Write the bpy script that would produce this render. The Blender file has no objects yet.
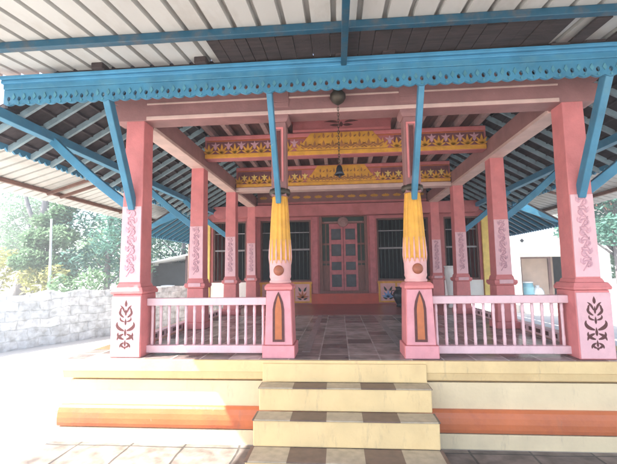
import bpy, bmesh, math, random
from mathutils import Vector, Matrix
random.seed(7)
R = math.radians
sc = bpy.context.scene
COL = sc.collection

# ---------------------------------------------------------------- camera
cam_d = bpy.data.cameras.new('camera')
cam = bpy.data.objects.new('camera', cam_d); COL.objects.link(cam)
cam_d.sensor_fit = 'HORIZONTAL'; cam_d.sensor_width = 36.0
cam_d.lens = 36.0 * 381.99 / 617.0
cam_d.clip_start = 0.05; cam_d.clip_end = 600
YAW, PITCH, ROLL = 0.0772, 0.1004, -0.0136
_f = Vector((-math.sin(YAW)*math.cos(PITCH), math.cos(YAW)*math.cos(PITCH), math.sin(PITCH)))
_r = Vector((math.cos(YAW), math.sin(YAW), 0)); _u = _r.cross(_f)
_r2 = _r*math.cos(ROLL) + _u*math.sin(ROLL); _u2 = -_r*math.sin(ROLL) + _u*math.cos(ROLL)
cam.matrix_world = Matrix(((_r2.x, _u2.x, -_f.x, -0.0897), (_r2.y, _u2.y, -_f.y, 0.0),
                           (_r2.z, _u2.z, -_f.z, 1.72), (0, 0, 0, 1)))
sc.camera = cam

# ---------------------------------------------------------------- sky, sun, exposure
SUN = Vector((-0.80, -0.30, 1.10)).normalized()          # towards the sun
w = bpy.data.worlds.new('World'); sc.world = w; w.use_nodes = True
nt = w.node_tree
bg = nt.nodes['Background']; bg.inputs['Strength'].default_value = 0.15
sky = nt.nodes.new('ShaderNodeTexSky'); sky.sky_type = 'NISHITA'; sky.sun_disc = False
sky.sun_elevation = math.asin(SUN.z); sky.sun_rotation = math.atan2(SUN.x, SUN.y)
sky.dust_density = 3.0; sky.air_density = 1.0; sky.ozone_density = 1.0
nt.links.new(sky.outputs['Color'], bg.inputs['Color'])
sl = bpy.data.lights.new('sun', 'SUN'); sl.energy = 4.6; sl.angle = R(0.53); sl.color = (1.0, 0.97, 0.92)
so = bpy.data.objects.new('sun', sl); COL.objects.link(so)
so.rotation_euler = SUN.to_track_quat('Z', 'Y').to_euler(); so.location = (-10, -6, 20)
vs = sc.view_settings
vs.view_transform = 'Standard'; vs.look = 'None'; vs.gamma = 1.0; vs.use_curve_mapping = False
vs.exposure = 2.15

# ---------------------------------------------------------------- materials
def mat(name, col, rough=0.6, var=0.12, scale=6.0, bump=0.0, bscale=40.0, dirt=None, dirt_amt=0.0, dscale=3.0, spec=0.4, metal=0.0, stretch=None, chips=0.0):
    m = bpy.data.materials.new(name); m.use_nodes = True
    t = m.node_tree; b = t.nodes['Principled BSDF']
    b.inputs['Roughness'].default_value = rough; b.inputs['Metallic'].default_value = metal
    b.inputs['Specular IOR Level'].default_value = spec
    tc = t.nodes.new('ShaderNodeTexCoord'); mp = t.nodes.new('ShaderNodeMapping')
    t.links.new(tc.outputs['Object'], mp.inputs['Vector'])
    if stretch: mp.inputs['Scale'].default_value = stretch
    n = t.nodes.new('ShaderNodeTexNoise'); n.inputs['Scale'].default_value = scale; n.inputs['Detail'].default_value = 6
    t.links.new(mp.outputs['Vector'], n.inputs['Vector'])
    r = t.nodes.new('ShaderNodeValToRGB')
    r.color_ramp.elements[0].position = 0.3; r.color_ramp.elements[1].position = 0.7
    c = col
    r.color_ramp.elements[0].color = (c[0]*(1-var), c[1]*(1-var), c[2]*(1-var), 1)
    r.color_ramp.elements[1].color = (min(1, c[0]*(1+var)), min(1, c[1]*(1+var)), min(1, c[2]*(1+var)), 1)
    t.links.new(n.outputs['Fac'], r.inputs['Fac'])
    out = r.outputs['Color']
    if dirt:
        n2 = t.nodes.new('ShaderNodeTexNoise'); n2.inputs['Scale'].default_value = dscale; n2.inputs['Detail'].default_value = 8
        n2.inputs['Roughness'].default_value = 0.7
        t.links.new(mp.outputs['Vector'], n2.inputs['Vector'])
        r2 = t.nodes.new('ShaderNodeValToRGB'); r2.color_ramp.elements[0].position = 0.5; r2.color_ramp.elements[1].position = 0.68
        r2.color_ramp.elements[0].color = (0, 0, 0, 1); r2.color_ramp.elements[1].color = (dirt_amt,)*3 + (1,)
        t.links.new(n2.outputs['Fac'], r2.inputs['Fac'])
        mx = t.nodes.new('ShaderNodeMixRGB'); mx.inputs['Color2'].default_value = (*dirt, 1)
        t.links.new(r2.outputs['Color'], mx.inputs['Fac']); t.links.new(out, mx.inputs['Color1'])
        out = mx.outputs['Color']
    if chips:
        n4 = t.nodes.new('ShaderNodeTexNoise'); n4.inputs['Scale'].default_value = 2.6; n4.inputs['Detail'].default_value = 12; n4.inputs['Roughness'].default_value = 0.78
        mp4 = t.nodes.new('ShaderNodeMapping'); mp4.inputs['Scale'].default_value = (5, 5, 1.1); mp4.inputs['Location'].default_value = (3.3, 1.7, 9.1)
        t.links.new(tc.outputs['Object'], mp4.inputs['Vector']); t.links.new(mp4.outputs['Vector'], n4.inputs['Vector'])
        r4 = t.nodes.new('ShaderNodeValToRGB'); r4.color_ramp.elements[0].position = 0.56; r4.color_ramp.elements[1].position = 0.72
        r4.color_ramp.elements[0].color = (0, 0, 0, 1); r4.color_ramp.elements[1].color = (chips,)*3 + (1,)
        t.links.new(n4.outputs['Fac'], r4.inputs['Fac'])
        m4 = t.nodes.new('ShaderNodeMixRGB'); m4.inputs['Color2'].default_value = (0.20, 0.15, 0.13, 1)
        t.links.new(r4.outputs['Color'], m4.inputs['Fac']); t.links.new(out, m4.inputs['Color1']); out = m4.outputs['Color']
        n5 = t.nodes.new('ShaderNodeTexNoise'); n5.inputs['Scale'].default_value = 24; n5.inputs['Detail'].default_value = 10; n5.inputs['Roughness'].default_value = 0.8
        t.links.new(tc.outputs['Object'], n5.inputs['Vector'])
        r5 = t.nodes.new('ShaderNodeValToRGB'); r5.color_ramp.elements[0].position = 0.64; r5.color_ramp.elements[1].position = 0.67
        r5.color_ramp.elements[0].color = (0, 0, 0, 1); r5.color_ramp.elements[1].color = (min(1, chips*1.3),)*3 + (1,)
        t.links.new(n5.outputs['Fac'], r5.inputs['Fac'])
        m5 = t.nodes.new('ShaderNodeMixRGB'); m5.inputs['Color2'].default_value = (0.62, 0.55, 0.50, 1)
        t.links.new(r5.outputs['Color'], m5.inputs['Fac']); t.links.new(out, m5.inputs['Color1']); out = m5.outputs['Color']
    t.links.new(out, b.inputs['Base Color'])
    if bump:
        n3 = t.nodes.new('ShaderNodeTexNoise'); n3.inputs['Scale'].default_value = bscale; n3.inputs['Detail'].default_value = 5
        t.links.new(mp.outputs['Vector'], n3.inputs['Vector'])
        bp = t.nodes.new('ShaderNodeBump'); bp.inputs['Strength'].default_value = bump; bp.inputs['Distance'].default_value = 0.02
        t.links.new(n3.outputs['Fac'], bp.inputs['Height']); t.links.new(bp.outputs['Normal'], b.inputs['Normal'])
    return m

M = {}
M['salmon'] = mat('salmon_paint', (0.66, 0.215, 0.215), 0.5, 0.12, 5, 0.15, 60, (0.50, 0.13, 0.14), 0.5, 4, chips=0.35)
M['pale_pink'] = mat('pale_pink_paint', (0.77, 0.47, 0.51), 0.55, 0.07, 6, 0.12, 60, (0.60, 0.36, 0.39), 0.35, 5, chips=0.28)
M['rail_pink'] = mat('rail_pink_paint', (0.78, 0.54, 0.58), 0.5, 0.06, 8, 0.1, 50, (0.55, 0.35, 0.37), 0.3, 6, chips=0.3)
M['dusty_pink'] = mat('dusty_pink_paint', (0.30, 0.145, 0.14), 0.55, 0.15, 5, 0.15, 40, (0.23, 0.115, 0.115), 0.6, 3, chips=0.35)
M['wall_red'] = mat('wall_red_paint', (0.47, 0.15, 0.155), 0.6, 0.12, 4, 0.15, 40, (0.30, 0.07, 0.06), 0.5, 3, chips=0.3)
M['dado_red'] = mat('dado_red_paint', (0.52, 0.085, 0.05), 0.45, 0.12, 4, chips=0.35)
M['plum'] = mat('stencil_plum', (0.105, 0.030, 0.028), 0.6, 0.2, 30)
M['relief'] = mat('relief_mauve', (0.60, 0.34, 0.40), 0.6, 0.15, 20)
M['yellow'] = mat('golden_paint', (0.72, 0.36, 0.045), 0.5, 0.15, 8, 0.1, 50, (0.5, 0.2, 0.04), 0.5, 6, chips=0.25)
M['lemon'] = mat('lemon_paint', (0.76, 0.56, 0.16), 0.5, 0.12, 8)
M['ivory'] = mat('ivory_paint', (0.72, 0.39, 0.38), 0.55, 0.08, 8, chips=0.25)
M['orange'] = mat('orange_paint', (0.50, 0.145, 0.05), 0.45, 0.15, 12)
M['blue'] = mat('blue_paint', (0.045, 0.195, 0.315), 0.5, 0.16, 5, 0.15, 30, (0.10, 0.26, 0.34), 0.55, 4, chips=0.3)
M['steel_blue'] = mat('steel_blue_paint', (0.010, 0.070, 0.120), 0.4, 0.12, 6, 0.1, 30, (0.14, 0.10, 0.07), 0.5, 7, chips=0.25)
M['rafter'] = mat('rafter_greyblue', (0.24, 0.33, 0.37), 0.65, 0.2, 6, 0.2, 30, (0.12, 0.13, 0.13), 0.6, 5, chips=0.3)
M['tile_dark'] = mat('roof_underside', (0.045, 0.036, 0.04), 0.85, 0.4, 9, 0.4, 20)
M['tile_top'] = mat('roof_tile', (0.20, 0.085, 0.055), 0.8, 0.3, 9, 0.4, 25, (0.06, 0.05, 0.04), 0.7, 3)
M['ceiling'] = mat('ceiling_boards', (0.15, 0.07, 0.062), 0.7, 0.3, 3, 0.2, 30, stretch=(8, 1, 1))
M['joist'] = mat('joist_paint', (0.38, 0.25, 0.24), 0.6, 0.2, 8)
M['sheet'] = mat('galvanised_sheet', (0.50, 0.50, 0.48), 0.5, 0.10, 1.6, 0.05, 10, (0.30, 0.26, 0.22), 0.5, 2.2, stretch=(1, 0.35, 1))
M['rust'] = mat('primer_steel', (0.16, 0.085, 0.065), 0.6, 0.25, 8)
M['cream'] = mat('cream_paint', (0.80, 0.60, 0.30), 0.55, 0.07, 4, 0.12, 30, (0.62, 0.42, 0.20), 0.35, 2.5, chips=0.35)
M['cream_pale'] = mat('pale_cream_paint', (0.79, 0.65, 0.41), 0.6, 0.06, 3, 0.12, 30, (0.6, 0.48, 0.32), 0.35, 2, chips=0.35)
M['red_oxide'] = mat('red_oxide', (0.58, 0.16, 0.055), 0.4, 0.15, 3, 0.1, 30, (0.38, 0.09, 0.05), 0.6, 2.5, chips=0.35)
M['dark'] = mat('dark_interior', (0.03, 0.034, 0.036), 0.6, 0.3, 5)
M['grille'] = mat('grille_bar', (0.055, 0.075, 0.075), 0.5, 0.2, 10)
M['grille_light'] = mat('grille_rail', (0.26, 0.25, 0.26), 0.5, 0.15, 10)
M['door_wood'] = mat('door_wood', (0.20, 0.085, 0.07), 0.5, 0.25, 6, 0.2, 30, stretch=(6, 6, 1))
M['door_pink'] = mat('door_pink_paint', (0.44, 0.135, 0.15), 0.5, 0.18, 8)
M['green_dark'] = mat('door_green', (0.035, 0.06, 0.045), 0.5, 0.2, 8)
M['bronze'] = mat('dark_bronze', (0.035, 0.035, 0.045), 0.35, 0.3, 12, metal=0.6)
M['brass'] = mat('old_brass', (0.07, 0.055, 0.04), 0.45, 0.3, 12, metal=0.5)
M['porcelain'] = mat('porcelain', (0.78, 0.80, 0.80), 0.2, 0.04, 8)
M['glaze_blue'] = mat('blue_glaze', (0.20, 0.34, 0.62), 0.25, 0.2, 12)
M['whitewash'] = mat('whitewash', (0.80, 0.79, 0.75), 0.7, 0.05, 3, 0.1, 30, (0.6, 0.57, 0.5), 0.3, 2, chips=0.25)
M['beige'] = mat('beige_plaster', (0.68, 0.52, 0.42), 0.7, 0.1, 3)
M['teal_plastic'] = mat('teal_plastic', (0.22, 0.45, 0.52), 0.4, 0.1, 6)
M['frame_brown'] = mat('frame_brown', (0.13, 0.07, 0.06), 0.6, 0.2, 8)
M['bark'] = mat('bark', (0.20, 0.19, 0.19), 0.9, 0.35, 7, 0.6, 18, stretch=(1, 1, 0.25))
M['concrete'] = mat('pale_concrete', (0.52, 0.50, 0.46), 0.8, 0.08, 0.8, 0.2, 12, (0.42, 0.39, 0.34), 0.5, 0.5)

def leafmat(name, c1, c2):
    m = bpy.data.materials.new(name); m.use_nodes = True
    t = m.node_tree; b = t.nodes['Principled BSDF']; b.inputs['Roughness'].default_value = 0.55
    tc = t.nodes.new('ShaderNodeTexCoord')
    n = t.nodes.new('ShaderNodeTexNoise'); n.inputs['Scale'].default_value = 1.7; n.inputs['Detail'].default_value = 8
    t.links.new(tc.outputs['Object'], n.inputs['Vector'])
    r = t.nodes.new('ShaderNodeValToRGB'); r.color_ramp.elements[0].position = 0.35; r.color_ramp.elements[1].position = 0.65
    r.color_ramp.elements[0].color = (*c1, 1); r.color_ramp.elements[1].color = (*c2, 1)
    t.links.new(n.outputs['Fac'], r.inputs['Fac']); t.links.new(r.outputs['Color'], b.inputs['Base Color'])
    tr = t.nodes.new('ShaderNodeBsdfTranslucent'); t.links.new(r.outputs['Color'], tr.inputs['Color'])
    mx = t.nodes.new('ShaderNodeMixShader'); mx.inputs['Fac'].default_value = 0.42
    t.links.new(b.outputs['BSDF'], mx.inputs[1]); t.links.new(tr.outputs['BSDF'], mx.inputs[2])
    t.links.new(mx.outputs['Shader'], t.nodes['Material Output'].inputs['Surface'])
    return m
M['leaf_teal'] = leafmat('leaf_teal', (0.075, 0.18, 0.14), (0.16, 0.32, 0.25))
M['leaf_green'] = leafmat('leaf_green', (0.11, 0.21, 0.11), (0.23, 0.34, 0.20))
M['leaf_yellow'] = leafmat('leaf_yellow', (0.22, 0.24, 0.08), (0.40, 0.38, 0.16))
M['leaf_dark'] = leafmat('leaf_dark', (0.055, 0.13, 0.10), (0.12, 0.24, 0.18))

def brickmat(name, c1, c2, mortar, bw, bh, ms=0.02, off=0.5, vec='OBJ', rough=0.7, bump=0.5, warp=0.0, spec=0.4, noise=0.25, swap=False):
    m = bpy.data.materials.new(name); m.use_nodes = True
    t = m.node_tree; b = t.nodes['Principled BSDF']; b.inputs['Roughness'].default_value = rough
    b.inputs['Specular IOR Level'].default_value = spec
    tc = t.nodes.new('ShaderNodeTexCoord'); v = tc.outputs['Object']
    if swap:                                                  # a wall that runs along x: use x and z
        sx = t.nodes.new('ShaderNodeSeparateXYZ'); cb = t.nodes.new('ShaderNodeCombineXYZ')
        t.links.new(v, sx.inputs[0]); t.links.new(sx.outputs['X'], cb.inputs['X']); t.links.new(sx.outputs['Z'], cb.inputs['Y']); v = cb.outputs[0]
    if warp:
        wn = t.nodes.new('ShaderNodeTexNoise'); wn.inputs['Scale'].default_value = 2.2; wn.inputs['Detail'].default_value = 4
        t.links.new(v, wn.inputs['Vector'])
        sub = t.nodes.new('ShaderNodeVectorMath'); sub.operation = 'SUBTRACT'; sub.inputs[1].default_value = (0.5, 0.5, 0.5)
        t.links.new(wn.outputs['Color'], sub.inputs[0])
        s = t.nodes.new('ShaderNodeVectorMath'); s.operation = 'SCALE'; s.inputs['Scale'].default_value = warp
        t.links.new(sub.outputs[0], s.inputs[0])
        ad = t.nodes.new('ShaderNodeVectorMath'); t.links.new(v, ad.inputs[0]); t.links.new(s.outputs[0], ad.inputs[1]); v = ad.outputs[0]
    br = t.nodes.new('ShaderNodeTexBrick'); br.offset = off
    br.inputs['Color1'].default_value = (*c1, 1); br.inputs['Color2'].default_value = (*c2, 1); br.inputs['Mortar'].default_value = (*mortar, 1)
    br.inputs['Scale'].default_value = 1.0; br.inputs['Brick Width'].default_value = bw; br.inputs['Row Height'].default_value = bh
    br.inputs['Mortar Size'].default_value = ms; br.inputs['Mortar Smooth'].default_value = 0.3
    t.links.new(v, br.inputs['Vector'])
    n = t.nodes.new('ShaderNodeTexNoise'); n.inputs['Scale'].default_value = 7; n.inputs['Detail'].default_value = 8
    t.links.new(tc.outputs['Object'], n.inputs['Vector'])
    mr = t.nodes.new('ShaderNodeMapRange'); mr.inputs['From Min'].default_value = 0.3; mr.inputs['From Max'].default_value = 0.7
    mr.inputs['To Min'].default_value = 1 - noise; mr.inputs['To Max'].default_value = 1 + noise
    t.links.new(n.outputs['Fac'], mr.inputs['Value'])
    mu = t.nodes.new('ShaderNodeVectorMath'); mu.operation = 'MULTIPLY'
    t.links.new(br.outputs['Color'], mu.inputs[0]); t.links.new(mr.outputs[0], mu.inputs[1])
    t.links.new(mu.outputs[0], b.inputs['Base Color'])
    if bump:
        bp = t.nodes.new('ShaderNodeBump'); bp.inputs['Strength'].default_value = bump; bp.inputs['Distance'].default_value = 0.03
        m2 = t.nodes.new('ShaderNodeMath'); m2.operation = 'SUBTRACT'
        t.links.new(n.outputs['Fac'], m2.inputs[0]); t.links.new(br.outputs['Fac'], m2.inputs[1])
        t.links.new(m2.outputs[0], bp.inputs['Height']); t.links.new(bp.outputs['Normal'], b.inputs['Normal'])
    return m
M['rubble'] = brickmat('rubble_stone', (0.48, 0.52, 0.55), (0.66, 0.69, 0.71), (0.47, 0.50, 0.52), 0.46, 0.22, 0.012, swap=True, warp=0.22, bump=0.9, noise=0.35)
M['apron'] = brickmat('apron_stone', (0.125, 0.105, 0.095), (0.215, 0.175, 0.15), (0.06, 0.055, 0.05), 0.55, 0.55, 0.012, off=0.0, warp=0.05, noise=0.45, rough=0.6)
M['floor_tile'] = brickmat('floor_tile', (0.12, 0.088, 0.08), (0.42, 0.35, 0.32), (0.46, 0.42, 0.38), 0.31, 0.31, 0.009, off=0.0, rough=0.27, bump=0.08, noise=0.35)
M['tread_tile'] = None
def treadmat():
    m = bpy.data.materials.new('tread_tile'); m.use_nodes = True
    t = m.node_tree; b = t.nodes['Principled BSDF']; b.inputs['Roughness'].default_value = 0.45
    tc = t.nodes.new('ShaderNodeTexCoord'); sx = t.nodes.new('ShaderNodeSeparateXYZ'); t.links.new(tc.outputs['Object'], sx.inputs[0])
    a = t.nodes.new('ShaderNodeMath'); a.operation = 'MULTIPLY_ADD'; a.inputs[1].default_value = 1/0.648; a.inputs[2].default_value = 10.25
    t.links.new(sx.outputs['X'], a.inputs[0])
    fr = t.nodes.new('ShaderNodeMath'); fr.operation = 'FRACT'; t.links.new(a.outputs[0], fr.inputs[0])
    gt = t.nodes.new('ShaderNodeMath'); gt.operation = 'GREATER_THAN'; gt.inputs[1].default_value = 0.5; t.links.new(fr.outputs[0], gt.inputs[0])
    n = t.nodes.new('ShaderNodeTexNoise'); n.inputs['Scale'].default_value = 14; n.inputs['Detail'].default_value = 6; t.links.new(tc.outputs['Object'], n.inputs['Vector'])
    mx = t.nodes.new('ShaderNodeMixRGB'); mx.inputs['Color1'].default_value = (0.42, 0.35, 0.25, 1); mx.inputs['Color2'].default_value = (0.15, 0.095, 0.07, 1)
    t.links.new(gt.outputs[0], mx.inputs['Fac'])
    m2 = t.nodes.new('ShaderNodeMixRGB'); m2.blend_type = 'OVERLAY'; m2.inputs['Fac'].default_value = 0.45
    t.links.new(mx.outputs[0], m2.inputs['Color1']); t.links.new(n.outputs['Fac'], m2.inputs['Color2'])
    t.links.new(m2.outputs[0], b.inputs['Base Color'])
    return m
M['tread_tile'] = treadmat()

# ---------------------------------------------------------------- mesh helpers
class MB:
    def __init__(s): s.v = []; s.f = []; s.sm = []
    def add(s, vs, fs, smooth=False):
        o = len(s.v); s.v += [tuple(x) for x in vs]
        for f in fs: s.f.append([i+o for i in f]); s.sm.append(smooth)
        return s
    def box(s, x0, x1, y0, y1, z0, z1):
        vs = [(x0,y0,z0),(x1,y0,z0),(x1,y1,z0),(x0,y1,z0),(x0,y0,z1),(x1,y0,z1),(x1,y1,z1),(x0,y1,z1)]
        return s.add(vs, [(0,3,2,1),(4,5,6,7),(0,1,5,4),(1,2,6,5),(2,3,7,6),(3,0,4,7)])
    def frus(s, c, z0, h0, z1, h1):            # square frustum, half sizes h0 -> h1
        x, y = c
        vs = [(x-h0,y-h0,z0),(x+h0,y-h0,z0),(x+h0,y+h0,z0),(x-h0,y+h0,z0),(x-h1,y-h1,z1),(x+h1,y-h1,z1),(x+h1,y+h1,z1),(x-h1,y+h1,z1)]
        return s.add(vs, [(0,3,2,1),(4,5,6,7),(0,1,5,4),(1,2,6,5),(2,3,7,6),(3,0,4,7)])
    def prism(s, poly, axis, a, b):            # 2D polygon (counter-clockwise) pulled along an axis from a to b
        def P(p, t):
            if axis == 'y': return (p[0], t, p[1])
            if axis == 'x': return (t, p[0], p[1])
            return (p[0], p[1], t)
        n = len(poly)
        vs = [P(p, a) for p in poly] + [P(p, b) for p in poly]
        fs = [tuple(range(n)), tuple(range(2*n-1, n-1, -1))]
        fs += [(i, i+n, (i+1) % n + n, (i+1) % n) for i in range(n)]
        return s.add(vs, fs)
    def tube(s, pts, r, n=8, smooth=True, caps=True):
        pts = [Vector(p) for p in pts]; rs = r if isinstance(r, (list, tuple)) else [r]*len(pts)
        vs = []; prev = None
        for i, p in enumerate(pts):
            d = (pts[min(i+1, len(pts)-1)] - pts[max(i-1, 0)]).normalized()
            if prev is None:
                up = Vector((0,0,1)) if abs(d.z) < 0.9 else Vector((1,0,0)); a = d.cross(up).normalized()
            else: a = (prev - d*prev.dot(d)).normalized()
            prev = a; b = d.cross(a)
            for k in range(n):
                t = 2*math.pi*k/n; vs.append(p + (a*math.cos(t) + b*math.sin(t))*rs[i])
        fs = []
        for i in range(len(pts)-1):
            for k in range(n):
                fs.append((i*n+k, i*n+(k+1) % n, (i+1)*n+(k+1) % n, (i+1)*n+k))
        s.add(vs, fs, smooth)
        if caps:
            o = len(s.v) - len(vs)
            s.f.append([o+k for k in range(n-1, -1, -1)]); s.sm.append(False)
            s.f.append([o+(len(pts)-1)*n+k for k in range(n)]); s.sm.append(False)
        return s
    def bar(s, a, b, wx, wy, up=(0,0,1)):      # square bar between two points
        a, b = Vector(a), Vector(b); d = (b-a).normalized(); u = Vector(up)
        if abs(d.dot(u)) > 0.95: u = Vector((0,1,0))
        e = d.cross(u).normalized(); g = e.cross(d)
        vs = []
        for p in (a, b):
            for sx, sy in ((-1,-1),(1,-1),(1,1),(-1,1)): vs.append(p + e*sx*wx/2 + g*sy*wy/2)
        return s.add(vs, [(0,1,2,3),(7,6,5,4),(0,4,5,1),(1,5,6,2),(2,6,7,3),(3,7,4,0)])
    def lathe(s, prof, c=(0,0), n=24, flute=0.0, nf=12, smooth=True):
        vs = []; m = len(prof)
        for (r, z) in prof:
            for k in range(n):
                t = 2*math.pi*k/n; rr = r*(1 + flute*math.cos(nf*t))
                vs.append((c[0]+rr*math.cos(t), c[1]+rr*math.sin(t), z))
        fs = [(i*n+k, i*n+(k+1) % n, (i+1)*n+(k+1) % n, (i+1)*n+k) for i in range(m-1) for k in range(n)]
        s.add(vs, fs, smooth); o = len(s.v) - len(vs)
        s.f.append([o+k for k in range(n-1, -1, -1)]); s.sm.append(False)
        s.f.append([o+(m-1)*n+k for k in range(n)]); s.sm.append(False)
        return s

WO = {}
def link(name, mb, m, parent=None, origin=None, bevel=0.0, local=False):
    me = bpy.data.meshes.new(name)
    po = WO[parent] if parent else Vector((0,0,0))
    o = Vector(origin) if origin is not None else (po if parent else Vector((0,0,0)))
    if local: vs = mb.v; o = po + (Vector(origin) if origin else Vector((0,0,0)))
    else: vs = [(x-o.x, y-o.y, z-o.z) for x, y, z in mb.v]
    me.from_pydata(vs, [], mb.f); me.polygons.foreach_set('use_smooth', mb.sm)
    bm = bmesh.new(); bm.from_mesh(me); bmesh.ops.recalc_face_normals(bm, faces=bm.faces); bm.to_mesh(me); bm.free()
    me.materials.append(M[m] if isinstance(m, str) else m); me.update()
    ob = bpy.data.objects.new(name, me); COL.objects.link(ob)
    ob.parent = parent; ob.location = o - po; WO[ob] = o
    if bevel:
        b = ob.modifiers.new('bevel', 'BEVEL'); b.width = bevel; b.segments = 2; b.limit_method = 'ANGLE'; b.angle_limit = R(40)
    return ob
def tag(o, label, cat, group=None, kind=None):
    if label: o['label'] = label
    if cat: o['category'] = cat
    if group: o['group'] = group
    if kind: o['kind'] = kind
    return o
def thing(name, loc, label, cat, group=None):
    e = bpy.data.objects.new(name, None); COL.objects.link(e); e.location = loc; e.empty_display_size = 0.2
    WO[e] = Vector(loc); return tag(e, label, cat, group)
def dup(o, parent, loc):
    c = o.copy(); COL.objects.link(c); c.parent = parent
    if loc is not None: c.location = loc
    for ch in list(o.children): dup(ch, c, None)
    return c

FZ = 0.82                                   # floor of the pavilion
ROWS = [4.19, 6.14, 8.10, 10.06]            # column rows
AX, BX = 2.385, 0.73                        # outer / inner column lines
YW = 10.35                                  # shrine wall

# ---------------------------------------------------------------- ground
g = MB(); N = 40
g.add([(-250,-250,0),(250,-250,0),(250,250,0),(-250,250,0)], [(0,1,2,3)])
tag(link('ground', g, 'concrete'), None, None, kind='structure')
g = MB(); g.add([(-3.1,-0.6,0.004),(7.5,-0.6,0.004),(7.5,3.92,0.004),(-3.1,3.92,0.004)], [(0,1,2,3)])
tag(link('stone_paving', g, 'apron'), None, None, kind='structure')

# ---------------------------------------------------------------- platform with steps
plat = thing('stone_platform', (0, 7, 0), 'cream and red stepped stone plinth carrying the pink pillared hall', 'platform')
XL, XR, YF, YB = -3.03, 3.05, 3.944, 15.0
link('plinth_core', MB().box(XL+.06, XR-.06, YF+.06, YB, 0.0, 0.60), 'cream_pale', plat)
link('lip', MB().prism([(YF,0.705),(YF,0.815),(YF+.0,0.816),(YF+.5,0.816),(YF+.5,0.615),(YF+.055,0.615),(YF+.03,0.63),(YF+.012,0.70)], 'x', XL, XR)
     .box(XL, XL+.5, YF+.5, YB, 0.615, 0.816).box(XR-.5, XR, YF+.5, YB, 0.615, 0.816), 'cream', plat, bevel=0.008)
red = [(YF+.065,0.352),(YF+.03,0.352),(YF+.005,0.33),(YF-.012,0.285),(YF-.02,0.235),(YF-.02,0.185),(YF-.012,0.15),(YF+.065,0.142)]
link('red_moulding', MB().prism(red, 'x', XL-.02, XR+.02), 'red_oxide', plat, bevel=0.006)
link('base_band', MB().box(XL-.01, XR+.01, YF-.008, YF+.062, 0.0, 0.139), 'cream_pale', plat, bevel=0.006)
link('tiled_floor', MB().box(XL+.5, XR-.5, YF+.5, 7.84, 0.60, FZ).box(XL+.02, XR-.02, YF+.035, YF+.5, 0.8165, FZ), 'floor_tile', plat)
link('red_oxide_floor', MB().box(XL+.5, XR-.5, 7.84, YB, 0.60, FZ+.003), mat('red_floor', (0.27, 0.062, 0.05), 0.28, 0.15, 3), plat)
bd = MB()
for x in (-.47, .62):
    bd.box(x-.045, x+.045, YF+.4, 7.8, FZ, FZ+.004)
bd.box(-1.3, -1.22, YF+.4, 7.8, FZ, FZ+.004).box(1.34, 1.42, YF+.4, 7.8, FZ, FZ+.004)
link('border_tiles', bd, mat('border_tile', (0.30, 0.26, 0.25), 0.25, 0.15, 20), plat)
for sx in (-1, 1):
    kb = MB(); kd = MB()
    x0 = sx*2.62
    kb.box(x0-.05, x0+.05, 4.3, 10.2, FZ, FZ+.10)
    y = 4.42
    while y < 10.1:
        kd.box(x0-.054, x0+.054, y, y+.11, FZ+.028, FZ+.078); y += .20
    kk = link('side_kerb', kb, 'rail_pink', plat); link('kerb_checks', kd, 'plum', kk)

st = thing('stairs', (-.066, 3.6, 0), 'cream front steps with treads of alternating brown and grey tiles', 'stairs')
edges = [(3.749, 0.612), (3.545, 0.394), (3.29, 0.159)]
hw, cx = .812, -.066
ys = YF - .025
rb = MB(); tb = MB(); nb = MB()
back = YF-.022
for i, (y, z) in enumerate(edges):
    h = hw + .012*i
    rb.box(cx-h, cx+h, y, back, 0.0 if i == 2 else edges[i+1][1], z-.012)
    tb.box(cx-h-.006, cx+h+.006, y-.012, back, z-.012, z)
    back = y
link('riser', rb, 'cream', st, bevel=0.01); link('tread', tb, 'tread_tile', st, bevel=0.004)
link('top_riser', MB().box(cx-hw, cx+hw, YF-.024, YF-.001, 0.613, 0.79), 'cream', st, bevel=0.008)

# ---------------------------------------------------------------- pavilion
pav = thing('pavilion', (0, 7, FZ), 'pink pillared hall with carved columns and a blue fretwork eave, standing on the cream platform', 'pavilion')

def petal(mb, cx, cz, ang, L, W, y0, y1, curl=0.0):
    pts = []; n = 7
    ca, sa = math.cos(ang), math.sin(ang)
    up = [(t/n*L, W*math.sin(math.pi*(t/n)**0.75)) for t in range(n+1)]
    loop = up + [(a, -b) for a, b in reversed(up[1:-1])]
    for a, b in loop:
        b += curl*(a/L)**2*L
        pts.append((cx + a*ca - b*sa, cz + a*sa + b*ca))
    mb.prism(pts[::-1], 'y', y0, y1)
def comma(m, x, z, a0, L, turn, W, y0, y1):
    n = 9; lft = []; rgt = []
    for i in range(n+1):
        t = i/n; a = a0 + turn*t*t
        wd = W*(.18 + .82*math.sin(math.pi*min(1, .12+.80*t))**1.3)*(1 if t < .8 else 1-(t-.8)*1.5)
        nx, nz = -math.sin(a), math.cos(a)
        lft.append((x+nx*wd, z+nz*wd)); rgt.append((x-nx*wd, z-nz*wd))
        x += math.cos(a)*L/n; z += math.sin(a)*L/n
    poly = rgt + lft[::-1]
    m.prism(poly, 'y', y0, y1)
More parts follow.
